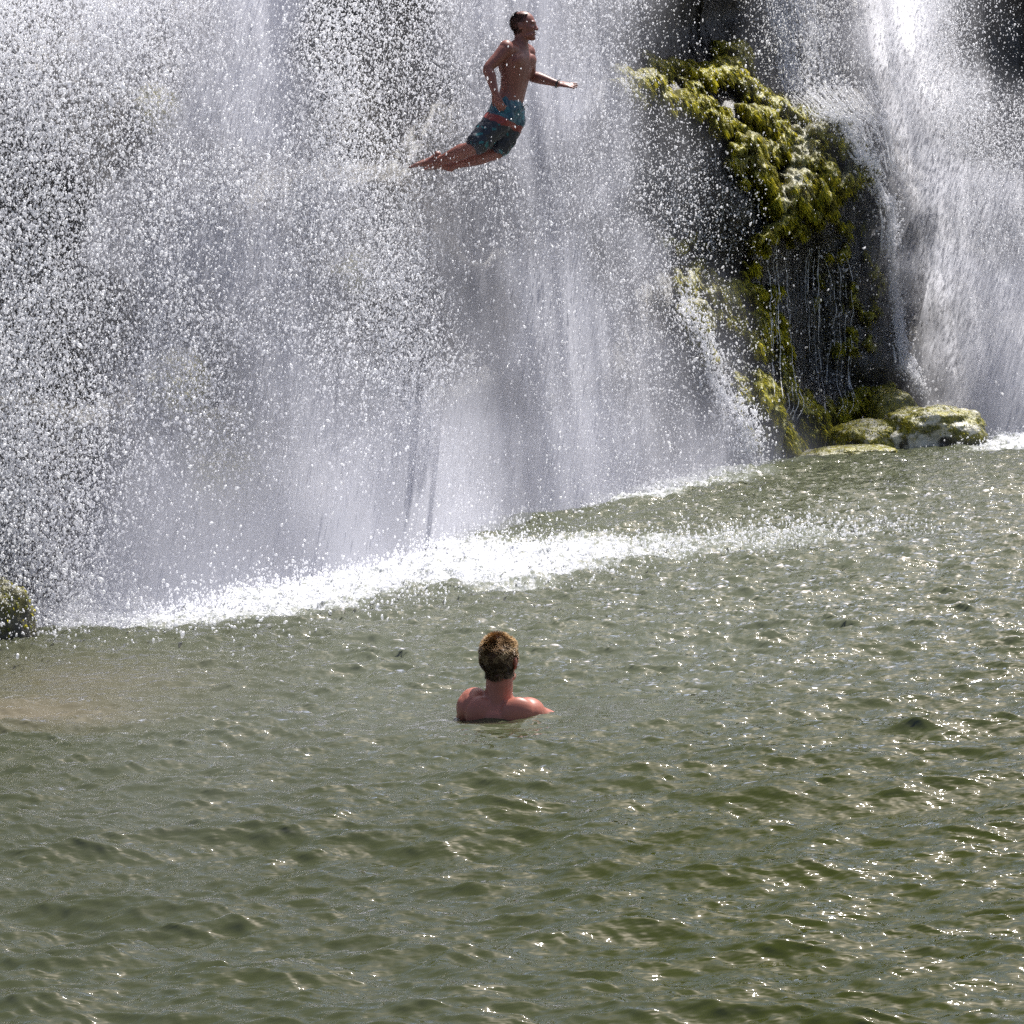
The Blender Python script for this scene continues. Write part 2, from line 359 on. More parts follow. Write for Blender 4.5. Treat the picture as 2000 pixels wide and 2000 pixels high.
def build_moss():
    G = CG; gx = np.gradient(G, axis=1); gz = np.gradient(G, axis=0)
    N = np.cross(gx, gz); N /= np.linalg.norm(N, axis=2, keepdims=True)+1e-9
    clump = fbm(G.reshape(-1, 3)*np.array([13, 13, 10.]), 2, 71).reshape(CM.shape)
    area = np.linalg.norm(np.cross(gx, gz), axis=2)
    wgt = (CM**1.5*(1-.8*CPL)*smooth(.46, .60, clump)*area*((CPX > 1180) & (CPX < 2050) & (CPY > -60))).ravel()
    wgt /= wgt.sum(); n = 110000
    idx = rng.choice(len(wgt), n, p=wgt)
    pos = G.reshape(-1, 3)[idx] + rng.normal(0, .006, (n, 3)); nr = N.reshape(-1, 3)[idx]; nr = nr + np.array([0, 0, .35])
    nr /= np.linalg.norm(nr, axis=1, keepdims=True)
    L = rng.uniform(.025, .065, n)*(1+.5*(nr[:, 2] < .3)); W = rng.uniform(.005, .011, n)
    tone = smooth(.35, .65, fbm(pos*np.array([16, 16, 7.]), 3, 91))
    cc = moss_colour(n, CPL.ravel()[idx])*(.25+1.15*tone)[:, None]
    V, F, C = strands(pos, nr, L, W, cc, .9, .22, 3, .22)
    o = make_mesh('moss', V, F, MOSS, cols={'col': C})
    tag(o, 'yellow green moss draped in wet cushions over the dark cliff', 'moss', kind='stuff')
build_moss()

# ------------------------------------------------------------------ the pool
def fft_tile(n, size, lo, hi, slope, wind, spread, seed, expo=-3.2):
    rg = np.random.default_rng(seed)
    k1 = np.fft.fftfreq(n, size/n)*2*np.pi
    kx, ky = np.meshgrid(k1, k1); k = np.hypot(kx, ky); k[0, 0] = 1
    lam = 2*np.pi/k
    amp = k**(expo/2) * ((lam > lo) & (lam < hi))
    c = (kx*math.cos(wind)+ky*math.sin(wind))/k
    amp = amp*(spread + (1-spread)*c**6)
    sp = amp*np.exp(2j*np.pi*rg.random((n, n)))
    h = np.fft.ifft2(sp); hr = h.real
    gx = np.gradient(hr, size/n, axis=1); gy = np.gradient(hr, size/n, axis=0)
    s = slope/math.sqrt((gx**2+gy**2).mean())
    dx = np.fft.ifft2(1j*kx/k*sp).real*s; dy = np.fft.ifft2(1j*ky/k*sp).real*s
    return hr*s, dx, dy, size, n
def samp(tile, x, y, ang):
    h, dx, dy, size, n = tile; ca, sa = math.cos(ang), math.sin(ang)
    u = (x*ca+y*sa)/size*n; v = (-x*sa+y*ca)/size*n
    i, j = np.floor(u).astype(int), np.floor(v).astype(int); fu, fv = u-i, v-j
    i0, j0, i1, j1 = i % n, j % n, (i+1) % n, (j+1) % n
    g = lambda a: (a[j0, i0]*(1-fu)*(1-fv)+a[j0, i1]*fu*(1-fv)+a[j1, i0]*(1-fu)*fv+a[j1, i1]*fu*fv)
    a, b, c = g(h), g(dx), g(dy)
    return a, b*ca-c*sa, b*sa+c*ca
FOAM_BANDS = [  # centre line of each band of foam: x, y, half-height, strength
 [(-200, 1235, 20, .8), (60, 1208, 30, .95), (250, 1190, 40, 1), (450, 1165, 55, 1), (650, 1130, 65, 1), (850, 1098, 60, 1), (1050, 1092, 42, 1), (1200, 1085, 36, .9), (1300, 1076, 30, .7), (1450, 1060, 26, .62), (1600, 1048, 22, .55), (1750, 1042, 18, .25), (1900, 1040, 15, 0)],
 [(300, 1110, 60, 1), (600, 1050, 60, 1), (800, 1015, 60, 1), (900, 995, 30, .8), (1050, 985, 24, .8), (1200, 962, 22, .9), (1350, 935, 18, .8), (1480, 910, 14, .6), (1560, 893, 8, .1)],
 [(1780, 868, 5, .2), (1860, 862, 12, .8), (1980, 855, 22, 1), (2200, 840, 30, 1)]]
SPECK = [(0, 1260, .1), (400, 1240, .25), (800, 1170, .35), (1000, 1030, .35), (1000, 1150, .35), (1300, 1000, .35), (1300, 1110, .35), (1500, 950, .25), (1500, 1100, .33), (1700, 1000, .3), (1700, 900, .25), (1900, 950, .2), (1900, 1060, .28), (1000, 1230, .2), (400, 1290, .12),
 (1500, 1200, .15), (1900, 1200, .12), (0, 1400, 0), (1000, 1400, 0), (1900, 1400, 0), (500, 1600, 0), (1500, 1600, 0), (1000, 1900, 0), (0, 1900, 0), (2000, 1900, 0)]
def foam_at(px, py):
    F = np.clip(field(SPECK, px, py, 150)[:, 0], 0, 1)
    for b in FOAM_BANDS:
        b = np.array(b, float)
        c, hh, st = (np.interp(px, b[:, 0], b[:, k]) for k in (1, 2, 3))
        st = st*(px > b[0, 0]-30)*(px < b[-1, 0]+30)
        F = np.maximum(F, st*smooth(1.35, .55, np.abs(py-c)/hh))
    return F
def build_water():
    nc = 1400; ys = []
    y = 4.6
    while y < 46: ys.append(y); y += .00115*y
    ys = np.concatenate([4.6-np.geomspace(24, .03, 60), ys]); nr = len(ys)
    ext = 1+np.geomspace(.004, 9, 150); tx = np.concatenate([-ext[::-1], np.linspace(-1, 1, nc), ext]); nc = len(tx)
    half = .25*np.maximum(ys, 4.6) + .35
    X = tx[None]*half[:, None]; Y = np.repeat(ys[:, None], nc, 1)
    x, yv = X.ravel(), Y.ravel()
    A = fft_tile(1024, 13.0, .45, 4.0, .06, R(84), .15, 11, -3.6)
    B = fft_tile(1024, 4.3, .03, .18, .44, R(86), .05, 12, -3.2)
    C = fft_tile(1024, 7.1, .15, .7, .20, R(72), .2, 13, -4.2)
    px, py, _ = proj(np.column_stack([x, yv, 0*x]))
    gust = .65 + .7*fbm(np.column_stack([x*.45, yv*.25, 0*x]), 3, 80)
    lee = 1 - .45*np.exp(-((px-130)/260)**2-((py-1320)/60)**2)
    h = 0; dx = 0; dy = 0; near = 1+.7*smooth(11, 7.5, yv)
    for t, ang, amp, ch in ((A, .13, 1.0, .6), (B, -.21, 1.0, .25), (C, .22, 1.0, .45)):
        a, b, c = samp(t, x, yv, ang); g = amp*gust*lee*(.92+(.45*smooth(9, 14, yv) if t is B else 0))*(1 if t is B else near); h = h+a*g; dx = dx+b*g*ch; dy = dy+c*g*ch
    foam = foam_at(px+(fbm(np.column_stack([x*1.5, yv*.7, 0*x]), 3, 95)-.5)*120, py+(fbm(np.column_stack([x*1.5, yv*.7, 0*x]), 3, 96)-.5)*36)
    foam = np.where(yv < 8.5, 0, foam)
    fn = fbm(np.column_stack([x*7, yv*3.5, 0*x]), 4, 90)
    rim = smooth(9, 4, np.abs(np.repeat(tx[None], nr, 0).ravel())); h = h*rim; dx = dx*rim; dy = dy*rim
    h = h + foam*(fn-.5)*.16
    sw = gp(965, 1397); r = np.hypot(x-sw[0], yv-sw[1]); r2 = np.hypot((x-sw[0]-.22)/.85, (yv-sw[1])/.5)
    damp = 1-.75*np.exp(-r2**4); h = h*damp + .011*np.sin(r*30)*np.exp(-r*1.7)
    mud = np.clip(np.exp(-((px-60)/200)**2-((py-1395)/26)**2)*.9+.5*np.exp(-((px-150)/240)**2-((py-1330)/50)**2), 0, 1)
    pale_sheen = np.clip(.75*smooth(1500, 100, px)+(fbm(np.column_stack([x*.8, yv*.3, 0*x]), 3, 77)-.5)*.9, 0, 1)  # painted reflection sheen: paler body colour towards the left, broken by noise
    P = np.column_stack([x+dx, yv+dy, h])
    o = make_mesh('pool_water', P, grid_faces(nr, nc), WATER, attrs={'foam': foam, 'mud': mud, 'pale_sheen': pale_sheen})
    tag(o, 'rippled olive green pool with sun glints and foam', 'water', kind='structure')
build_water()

# ------------------------------------------------------------------ falling water
FALL = [(50, 50, .1, .5), (50, 400, .04, .5), (100, 700, .02, .52), (100, 1000, .08, .55), (-150, 300, .1, .5), (-150, 800, .1, .5), (250, 900, .2, .5), (210, 650, .12, .52), (160, 250, .12, .5), (320, 620, .35, .5), (220, 60, .4, .5),
 (400, 60, .6, .4), (500, 40, .95, .3), (420, 200, .9, .3), (560, 200, .9, .35), (400, 350, .5, .6), (300, 450, .5, .55), (300, 150, .3, .55), (450, 500, .8, .35), (350, 650, .5, .55), (550, 600, .6, .5), (520, 750, .8, .35), (430, 750, .06, .5), (470, 860, .05, .5), (330, 900, .45, .4), (430, 960, .5, .3), (600, 850, .9, .35), (650, 980, .95, .3), (600, 350, .5, .6),
 (650, 80, .04, .5), (750, 60, .02, .42), (820, 130, .05, .4), (700, 280, .02, .5), (640, 200, .08, .55), (780, 330, .02, .45), (850, 250, .1, .35), (740, 180, .02, .45), (700, 400, .4, .5), (760, 480, .3, .55), (680, 520, .3, .5), (750, 600, .04, .58), (850, 700, .04, .5), (820, 620, .04, .5), (800, 850, .15, .55), (900, 930, .4, .4), (700, 700, .15, .6), (700, 900, .5, .7),
 (900, 450, .4, .08), (920, 600, .35, .04), (930, 800, .38, .04), (880, 350, .4, .3), (950, 900, .6, .05), (1000, 50, .85, .35), (1050, 200, .92, .25), (1020, 400, .6, .35), (1080, 550, .85, .25), (1100, 700, .82, .25), (1150, 880, .9, .3), (1200, 300, .6, .3), (1150, 100, .7, .35), (1220, 500, .5, .25), (1250, 700, .5, .2), (1300, 850, .5, .15), (900, 100, .5, .4), (960, 250, .6, .3), (1190, 20, .6, .3),
 (1240, 60, .1, .1), (1290, 280, .12, .12), (1320, 400, .08, .2), (1350, 600, .1, .12), (1400, 750, .15, .12), (1450, 850, .2, .1), (1320, 100, 0, .04), (1400, 200, 0, .01), (1400, 50, 0, .01), (1500, 500, 0, .01), (1500, 800, .02, .01), (1550, 880, .05, 0), (1450, 350, 0, .01), (1400, 450, 0, .05),
 (1540, 50, .15, .2), (1530, 120, .05, .08), (1600, 60, .25, .3), (1640, 60, .4, .45), (1580, 170, .08, .1), (1720, 60, .8, .4), (1800, 60, .7, .6), (1870, 60, .2, .6), (1930, 60, 0, .15), (1990, 100, 0, .04), (1640, 180, .2, .2), (1760, 200, .85, .3), (1860, 200, .5, .7), (1930, 250, .2, .7), (1990, 250, .1, .5), (1820, 350, .9, .2), (1920, 400, .7, .6), (1990, 450, .5, .7), (1765, 420, .3, .1), (1850, 550, .9, .15), (1950, 600, .85, .5), (1880, 700, .9, .2), (1970, 750, .95, .3), (1800, 600, .15, .06), (1820, 750, .3, .06), (1900, 820, .85, .1), (1980, 820, .95, .2),
 (1690, 280, .15, .06), (1700, 850, 0, 0), (1800, 850, .03, .02), (1740, 780, 0, .01), (1760, 830, 0, 0), (1700, 400, .0, .02), (1740, 650, 0, .01), (1600, 500, 0, .01), (1600, 700, 0, .01), (1600, 300, 0, .01), (1500, 250, 0, .01), (2150, 100, .3, .3), (2150, 500, .8, .4), (2300, 300, .5, .3)]
ICO_V = []; 
_g = (1+5**.5)/2
for a in (-1, 1):
    for b in (-_g, _g): ICO_V += [(0, a, b), (a, b, 0), (b, 0, a)]
ICO_V = np.array(ICO_V, float)/math.hypot(1, _g)
def hull_faces(V):
    F = []; n = len(V); el = min(np.linalg.norm(V[0]-V[j]) for j in range(1, n))*1.01
    for i in range(n):
        for j in range(i+1, n):
            for k in range(j+1, n):
                if max(np.linalg.norm(V[i]-V[j]), np.linalg.norm(V[j]-V[k]), np.linalg.norm(V[i]-V[k])) < el:
                    F.append((i, j, k) if np.dot(np.cross(V[j]-V[i], V[k]-V[i]), V[i]) > 0 else (i, k, j))
    return np.array(F)
ICO_F = hull_faces(ICO_V)
OCT_V = np.array([(1, 0, 0), (0, 1, 0), (0, 0, 1), (-1, 0, 0), (0, -1, 0), (0, 0, -1)], float)
OCT_F = hull_faces(OCT_V)
def drops(name, C, rad, stretch, rough, V0, F0, parent, dirv=None):
    """irregular little bodies of water at centres C"""
    n = len(C); m = len(V0)
    q = rng.normal(0, 1, (n, 4)); q /= np.linalg.norm(q, axis=1, keepdims=True)
    w_, x, y, z = q.T
    Rm = np.stack([1-2*(y*y+z*z), 2*(x*y-z*w_), 2*(x*z+y*w_), 2*(x*y+z*w_), 1-2*(x*x+z*z), 2*(y*z-x*w_), 2*(x*z-y*w_), 2*(y*z+x*w_), 1-2*(x*x+y*y)], 1).reshape(n, 3, 3)
    sc_ = rad[:, None, None]*rng.uniform(1-rough, 1+rough, (n, m, 1))
    P = np.einsum('nij,mj->nmi', Rm, V0)*sc_
    ax = rng.normal(0, 1, (n, 3))*.55; ax[:, 2] -= 1
    if dirv is not None: ax = ax*.5+dirv
    ax /= np.linalg.norm(ax, axis=1, keepdims=True)
    P = P + (np.einsum('nmi,ni->nm', P, ax)*(stretch[:, None]-1))[:, :, None]*ax[:, None, :]
    P = P + C[:, None, :]
    F = (F0[None]+(np.arange(n)*m)[:, None, None]).reshape(-1, 3)
    o = make_mesh(name, P.reshape(-1, 3), F, DROPS, parent)
    o['kind'] = 'stuff'; return o
def out_at(z): return .10 + .45*np.sqrt(np.clip(7.6-z, 0, 8)/7.6)   # the water arcs away from the rock
def sample_fall(n, xlo, xhi, gain, depth, power=1.0):
    """rejection-sample drop centres through the thickness of the fall"""
    us = np.linspace(0, ULEN, 3000); pxs, _, _ = proj(np.column_stack([foot(us), np.full(3000, 3.0)]))
    ulo, uhi = np.interp(xlo-250, pxs, us), np.interp(xhi+250, pxs, us)
    got = []; tot = 0
    while tot < n:
        m = 200000
        u = rng.uniform(ulo, uhi, m); z = rng.uniform(-.05, 7.3, m)
        off = out_at(z)+depth*rng.normal(0, .36, m)+(rng.random(m) < .035)*rng.uniform(.5, 2.2, m)      # a few strays fly well clear of the curtain
        P = np.column_stack([foot(u), z]) + TD*off[:, None]
        px, py, dz = proj(P)
        keep = (px > xlo) & (px < xhi) & (py > -70)
        P, px, py, dz = P[keep], px[keep], py[keep], dz[keep]
        f = field(FALL, px, py, 42)[:, 1]
        lum = fbm(P*np.array([1.6, 1.6, .7]), 3, 101)
        f = np.clip(f*(1+1.1*(lum-.5)*2), 0, .93)
        dens = -np.log(1-f)*(dz/20)**-2*.55*power
        k = rng.random(len(P)) < np.clip(dens*.8, 0, 1)
        got.append(P[k]); tot += k.sum()
    return np.vstack(got)[:n]
def veil(name, xlo, xhi, offs, share, seed, parent, ext=0):
    us = np.linspace(0, ULEN, 3000); pxs, _, _ = proj(np.column_stack([foot(us), np.full(3000, 3.0)]))
    ulo, uhi = np.interp(xlo-350, pxs, us), np.interp(xhi+350, pxs, us)
    u = np.arange(ulo, uhi, .035); z = np.arange(-.1, 7.7, .045)
    U_, Z_ = np.meshgrid(u, z); uu, zz = U_.ravel(), Z_.ravel()
    P0 = np.column_stack([foot(uu), zz])
    wob = (fbm(np.column_stack([uu*1.3, zz*.25, 0*uu+seed]), 3, 120+seed)-.5)*.4
    off = out_at(zz)+offs+wob
    P = P0 + TD*off[:, None]
    px, py, _ = proj(P)
    v = np.clip(field(FALL, px, py, 42)[:, 0], 0, 1)*smooth(-260, -60, py)
    soft = smooth(xlo-20, xlo+40, px)*smooth(xhi+20, xhi-40, px) if not ext else smooth(xlo-20, xlo+40, px)
    if xlo < 0: soft = smooth(xhi+20, xhi-40, px)
    v = np.clip(v, 0, .97)*soft
    a = 1-(1-v)**(share*1.2)
    o = make_mesh(name, P, grid_faces(len(z), len(u)), mat_veil(float(seed)*3.7), parent, attrs={'dens': a, 'su': uu, 'sz': zz})
    return o
def waterfall(label, xlo, xhi, nbig, nsmall, group=None):
    e = empty('waterfall', tuple(gp((max(xlo, 0)+min(xhi, 2000))/2, 1000 if xlo < 1000 else 860))); tag(e, label, 'waterfall', group='waterfalls dropping into the pool')
    inv = Matrix.Translation(-Vector(e.location))
    parts = []
    for k, (o_, s_) in enumerate(((-.15, .40), (.15, .35), (.45, .30))):
        parts.append(veil('water_veil', xlo, xhi, o_, s_, k+1+(5 if xlo > 1000 else 0), e, ext=xlo > 1000))
    C = sample_fall(nbig, xlo, xhi, 1, 1.0)
    parts.append(drops('falling_drops', C, np.exp(rng.normal(math.log(.0049), .34, nbig)), rng.uniform(1, 2.3, nbig), .35, ICO_V, ICO_F, e))
    C = sample_fall(nsmall, xlo, xhi, 1, 1.3)
    parts.append(drops('fine_spray', C, np.exp(rng.normal(math.log(.0035), .35, nsmall)), rng.uniform(1, 2.0, nsmall), .3, OCT_V, OCT_F, e))
    for p in parts: p.matrix_parent_inverse = inv
    return e
waterfall('wide curtain of white drops filling the left half, behind the leaping man', -400, 1490, 145000, 140000)
waterfall('narrower white fall pouring down at the right edge past the dark rock', 1490, 2250, 26000, 44000)

# ------------------------------------------------------------------ helpers on the built surface
_S = 3
_gx, _gy, _gz = proj(CG[::_S, ::_S].reshape(-1, 3)); _gp = CG[::_S, ::_S].reshape(-1, 3)
def surf(x, y):
    """the point of the cliff one sees at (x, y)"""
    d = (_gx-x)**2+(_gy-y)**2; k = np.argsort(d)[:12]; k = k[np.argmin(_gz[k])]
    return _gp[k]
def ribbon_strands(name, paths, rad, mat, parent):
    """thin round threads along 3D paths"""
    V = []; F = []; base = 0
    for P, r in zip(paths, rad):
        P = np.asarray(P); n = len(P); T = np.gradient(P, axis=0); T /= np.linalg.norm(T, axis=1, keepdims=True)+1e-9
        A = np.cross(T, np.array([.2, -.97, .1])); A /= np.linalg.norm(A, axis=1, keepdims=True)+1e-9; B = np.cross(T, A)
        rr = r*(.6+.8*vnoise(np.column_stack([np.arange(n)*.5, np.full(n, base*.37), np.zeros(n)]), 4)); rr[0] *= .2; rr[-1] *= .2
        for a in range(5):
            th = a*2*math.pi/5; V.append(P+(A*math.cos(th)*1.5+B*math.sin(th)*.7)*rr[:, None])
        for a in range(5):
            i = np.arange(n-1); a0 = base+a*n+i; a1 = base+((a+1) % 5)*n+i
            F.append(np.stack([a0, a1, a1+1, a0+1], 1))
        base += 5*n
    return make_mesh(name, np.concatenate(V), np.concatenate(F), mat, parent)
def mat_thread():
    t = NT('running_water'); c = (.93, .94, .97, 1)
    d = t.n('ShaderNodeBsdfPrincipled', _i={'Base Color': c, 'Roughness': .25}); tr = t.n('ShaderNodeBsdfTranslucent', _i={'Color': c})
    m = t.n('ShaderNodeMixShader', _i={0: .4, 1: d.outputs[0], 2: tr.outputs[0]})
    tp = t.n('ShaderNodeBsdfTransparent'); k = t.math('MULTIPLY', t.math('SUBTRACT', t.noise(22, 3, stretch=(1, 1, .25)), .36, clamp=True), 4, clamp=True)
    m2 = t.n('ShaderNodeMixShader', _i={0: k, 1: tp.outputs[0], 2: m.outputs[0]})
    t.l(m2.outputs[0], t.out.inputs[0]); return t.m
THREAD = mat_thread()
def flow_paths(ctrl, n, spread0, spread1, lift=.03, wob=.012):
    c = catmull(np.array(ctrl, float), 14)
    out = []
    base = np.array([surf(x, y) for x, y in c])
    k = np.ones(5)/5
    pad = np.vstack([base[:1]]*2+[base]+[base[-1:]]*2); base = np.stack([np.convolve(pad[:, j], k, 'valid') for j in range(3)], 1)
    t = np.linspace(0, 1, len(c))
    for i in range(n):
        s0 = rng.normal(0, 1); a, b = sorted(rng.random(2)*1.3-.15); 
        if b-a < .25: b = a+.35
        sel = (t >= a) & (t <= b)
        if sel.sum() < 4: continue
        sp = (spread0+(spread1-spread0)*t)*s0
        P = base + np.array([1, .1, 0])*sp[:, None] + TD*(lift+.02*rng.random())
        P = P + (np.column_stack([vnoise(np.column_stack([t*14, np.full(len(t), i*3.1+j), 0*t]), 7+j) for j in range(3)])-.5)*wob*2
        out.append(P[sel])
    return out

def trickle(name, label, ctrls, nth, r, dn, dspread, cat='trickle'):
    e = empty(name, tuple(surf(*ctrls[0][0][-1]))); tag(e, label, cat, group='thin streams running down the rock')
    inv = Matrix.Translation(-Vector(e.location))
    paths = []
    for ctrl, s0, s1 in ctrls: paths += flow_paths(ctrl, nth, s0, s1)
    parts = [ribbon_strands('water_threads', paths, rng.uniform(.4, 1.2, len(paths))*r, THREAD, e)]
    allp = np.concatenate(paths); C = allp[rng.integers(0, len(allp), dn)] + rng.normal(0, 1, (dn, 3))*np.array([dspread, dspread*.5, dspread]) + TD*.08
    parts.append(drops('loose_drops', C, np.exp(rng.normal(math.log(.006), .4, dn)), rng.uniform(1, 2.2, dn), .35, ICO_V, ICO_F, e))
    for p in parts: p.matrix_parent_inverse = inv
trickle('water_trickle', 'thin white stream running down the right edge of the dark rock column', [([(1600, 205), (1660, 262), (1705, 340), (1735, 430), (1752, 540), (1762, 640), (1778, 715), (1805, 772)], .035, .035)], 46, .009, 2600, .05)
trickle('water_trickle', 'narrow split jets falling left of the mossy foot of the rock', [([(1345, 610), (1375, 680), (1410, 760), (1450, 840), (1482, 905)], .03, .04), ([(1330, 560), (1350, 640), (1385, 720), (1405, 800), (1425, 890)], .05, .10), ([(1400, 720), (1430, 800), (1470, 880)], .05, .08)], 12, .006, 3000, .09)
trickle('water_stream', 'sheet of streaked water sliding over rock between moss and right fall', [([(1500, -30), (1530, 60), (1560, 140), (1610, 200), (1680, 260), (1720, 350)], .22, .10), ([(1560, -30), (1590, 60), (1620, 150), (1690, 230), (1740, 340)], .22, .12), ([(1530, -20), (1535, 80), (1550, 180)], .15, .12)], 55, .006, 5200, .14, 'stream')
trickle('water_drips', 'faint hanging drips over the shaded face below the moss overhang', [([(x, 480+20*math.sin(x)), (x+3, 600), (x+8, 720), (x+14, 820)], .10, .10) for x in (1500, 1540, 1580, 1630)], 9, .0030, 500, .12, 'drips')
trickle('water_drips', 'thin drips over the dark hollow left of the moss', [([(x, 300), (x+5, 400), (x+12, 520)], .12, .14) for x in (1300, 1350, 1390)], 9, .0035, 1500, .16, 'drips')

# ------------------------------------------------------------------ boulders
def boulder(label, c, rad, rotz, seed, mossy, pale, nst, amp=.32, cell=9, group='boulders at the foot of the falls'):
    bm = bmesh.new(); bmesh.ops.create_icosphere(bm, subdivisions=6, radius=1)
    V = np.array([v.co[:] for v in bm.verts]); F = np.array([[v.index for v in f.verts] for f in bm.faces]); bm.free()
    rad = np.array(rad)
    n = fbm(V*1.3+seed*7, 3, seed); n2 = np.abs(fbm(V*rad*cell+seed, 3, seed+3)-.5)*2
    S = np.sign(V)*np.abs(V)**.85
    P = S*rad*(1+amp*2*(n-.5))[:, None] + V*((.05-.12*n2)*rad.mean()*.9)[:, None]
    ca, sa = math.cos(rotz), math.sin(rotz); P = P @ np.array([[ca, sa, 0], [-sa, ca, 0], [0, 0, 1]])
    up = V[:, 2]
    m = smooth(-.1, .35, up+(fbm(V*3+seed, 3, 8)-.5)*1.2)*mossy
    pl = smooth(.5, .62, fbm(V*5+seed, 3, 18))*pale
    o = make_mesh('boulder', P, F, ROCK, attrs={'moss': m, 'pale': pl}); o.location = tuple(c)
    tag(o, label, 'boulder', group=group)
    if nst:
        wgt = m**1.5*(up > -.1); wgt /= wgt.sum(); idx = rng.choice(len(P), nst, p=wgt)
        N = V[idx]/rad; N /= np.linalg.norm(N, axis=1, keepdims=True)
        Vs, Fs, Cs = strands(P[idx], N, rng.uniform(.015, .035, nst), rng.uniform(.006, .012, nst), moss_colour(nst, np.full(nst, pale*.4)), 1.2, .3, 3, .4)
        q = make_mesh('moss_coat', Vs, Fs, MOSS, o, cols={'col': Cs}); q['kind'] = 'stuff'
    return o
g = gp(1700, 876); boulder('rounded boulder crusted with golden moss, left of the bigger one', g+np.array([0, .1, .04]), (.40, .32, .22), .2, 1, .8, .7, 2600, cell=14)
g = gp(1822, 869); boulder('largest boulder with green moss on its right shoulder and pale gravel front', g+np.array([0, .15, .04]), (.58, .42, .36), -.1, 2, .75, 1, 1500)
g = gp(1655, 888); boulder('flat low ledge of stone at the waterline beside the golden boulder', g+np.array([0, .1, -.03]), (.52, .3, .10), 0, 3, .7, .7, 500, .3)
g = gp(1775, 868); boulder('small dark green boulder tucked behind the two bright ones', g+np.array([0, .9, .12]), (.30, .28, .42), 0, 4, .6, 0, 500)
g = gp(1890, 846); boulder('dark wet boulder under the foot of the right fall', g+np.array([.1, .5, .02]), (.75, .4, .30), -.3, 5, .1, .1, 0)
g = gp(-8, 1252); boulder('dark boulder with a mossy crown cut by the left edge', g+np.array([-.06, .12, .05]), (.25, .3, .33), .4, 6, .3, 0, 450, .3)

# ------------------------------------------------------------------ splashes, foam crests and mist where the falls land
def splash(label, bands, n, hz, name='splash_drops', cat='splash'):
    xs = []; 
    C = []
    per = n//len(bands)
    for b, wgt in bands:
        b = np.array(b, float); m = int(n*wgt)
        px = rng.uniform(b[0, 0], b[-1, 0], m); cyy = np.interp(px, b[:, 0], b[:, 1]); hh = np.interp(px, b[:, 0], b[:, 2]); st = np.interp(px, b[:, 0], b[:, 3])
        k = rng.random(m) < st*np.interp(px, [900, 1300], [1, .35]); px, cyy, hh = px[k], cyy[k], hh[k]
        py = cyy+hh*rng.normal(0, .6, len(px))
        d = Fw+Rt*((px-1000)/FPX)[:, None]+Up*((1000-py)/FPX)[:, None]
        P = CAM+d*(-HCAM/d[:, 2])[:, None]
        P[:, 2] = rng.exponential(hz, len(px))*(.4+.8*vnoise(np.column_stack([P[:, 0]*3, P[:, 1]*2, 0*px]), 3)**2*2)
        C.append(P)
    C = np.concatenate(C); n = len(C)
    o = drops(name, C, np.exp(rng.normal(math.log(.0052), .35, n)), rng.uniform(1, 1.8, n), .4, ICO_V, ICO_F, None)
    tag(o, label, cat, kind='stuff')
splash('white spray jumping up along the foam under the falls', [(FOAM_BANDS[0], .55), (FOAM_BANDS[1], .35), (FOAM_BANDS[2], .1)], 56000, .05)

def mist(label, ctr, seed):
    """banks of fine spray standing one behind the other over the foam: photo column, row, height (m), strength"""
    e = empty('spray_mist', tuple(gp(ctr[len(ctr)//2][0], ctr[len(ctr)//2][1]))); tag(e, label, 'mist', kind='stuff')
    c = np.array([[*gp(x, y)[:2], h, a] for x, y, h, a in ctr]); c = catmull(c, 24); kk = np.hanning(75); kk /= kk.sum(); cp = np.vstack([np.repeat(c[:1], 37, 0), c, np.repeat(c[-1:], 37, 0)]); c = np.stack([np.convolve(cp[:, j], kk, 'valid') for j in range(4)], 1); n = len(c)
    for k, o_ in enumerate((-.7, -.35, 0, .35, .7)):
        z = np.linspace(-.03, 2.6, 60); hz = c[:, 2]*(1-.12*abs(k-2))
        P = np.empty((60, n, 3)); P[:, :, 0] = c[None, :, 0]; P[:, :, 1] = c[None, :, 1]; P[:, :, 2] = z[:, None]
        P = P.reshape(-1, 3); wob = (fbm(P*np.array([.5, .5, .5])+seed+k, 2, 200+k)-.5)*.35
        P = P+TD*(wob+o_)[:, None]
        zz = np.repeat(z, n); H = np.tile(hz, 60); A = np.tile(c[:, 3], 60)
        puff = fbm(P*np.array([.9, .9, 1.3])+9*k, 3, 210+k)
        d = A*np.exp(-(np.maximum(zz, 0)/(H*(.35+1.3*puff)))**1.5)*.62*(.6+.8*puff)
        d *= np.tile(smooth(0, .14, np.linspace(0, 1, n))*smooth(1, .94, np.linspace(0, 1, n)), 60)*smooth(2.6, 2.0, zz)
        o = make_mesh('mist_bank', P, grid_faces(60, n), mat_veil(20.0+seed+k*2.3, True), e, attrs={'dens': d, 'su': P[:, 0]*.8+P[:, 1]*.5, 'sz': zz})
        o.matrix_parent_inverse = Matrix.Translation(-Vector(e.location))
mist('pale mist drifting along the foot of the main fall', [(90, 1216, .25, .4), (180, 1205, .45, .9), (350, 1170, .8, 1.1), (550, 1125, 1.1, 1.3), (750, 1078, 1.2, 1.3), (950, 1018, .9, 1.1), (1150, 968, .8, 1), (1300, 936, .8, .9), (1430, 908, .5, .6), (1540, 890, .3, .3), (1620, 880, .2, .1)], 3)
mist('bright mist at the foot of the right fall', [(1840, 857, .3, .3), (1890, 850, .7, .9), (1950, 842, 1.2, 1.3), (2100, 830, 1.5, 1.3), (2300, 815, 1, 1)], 6)

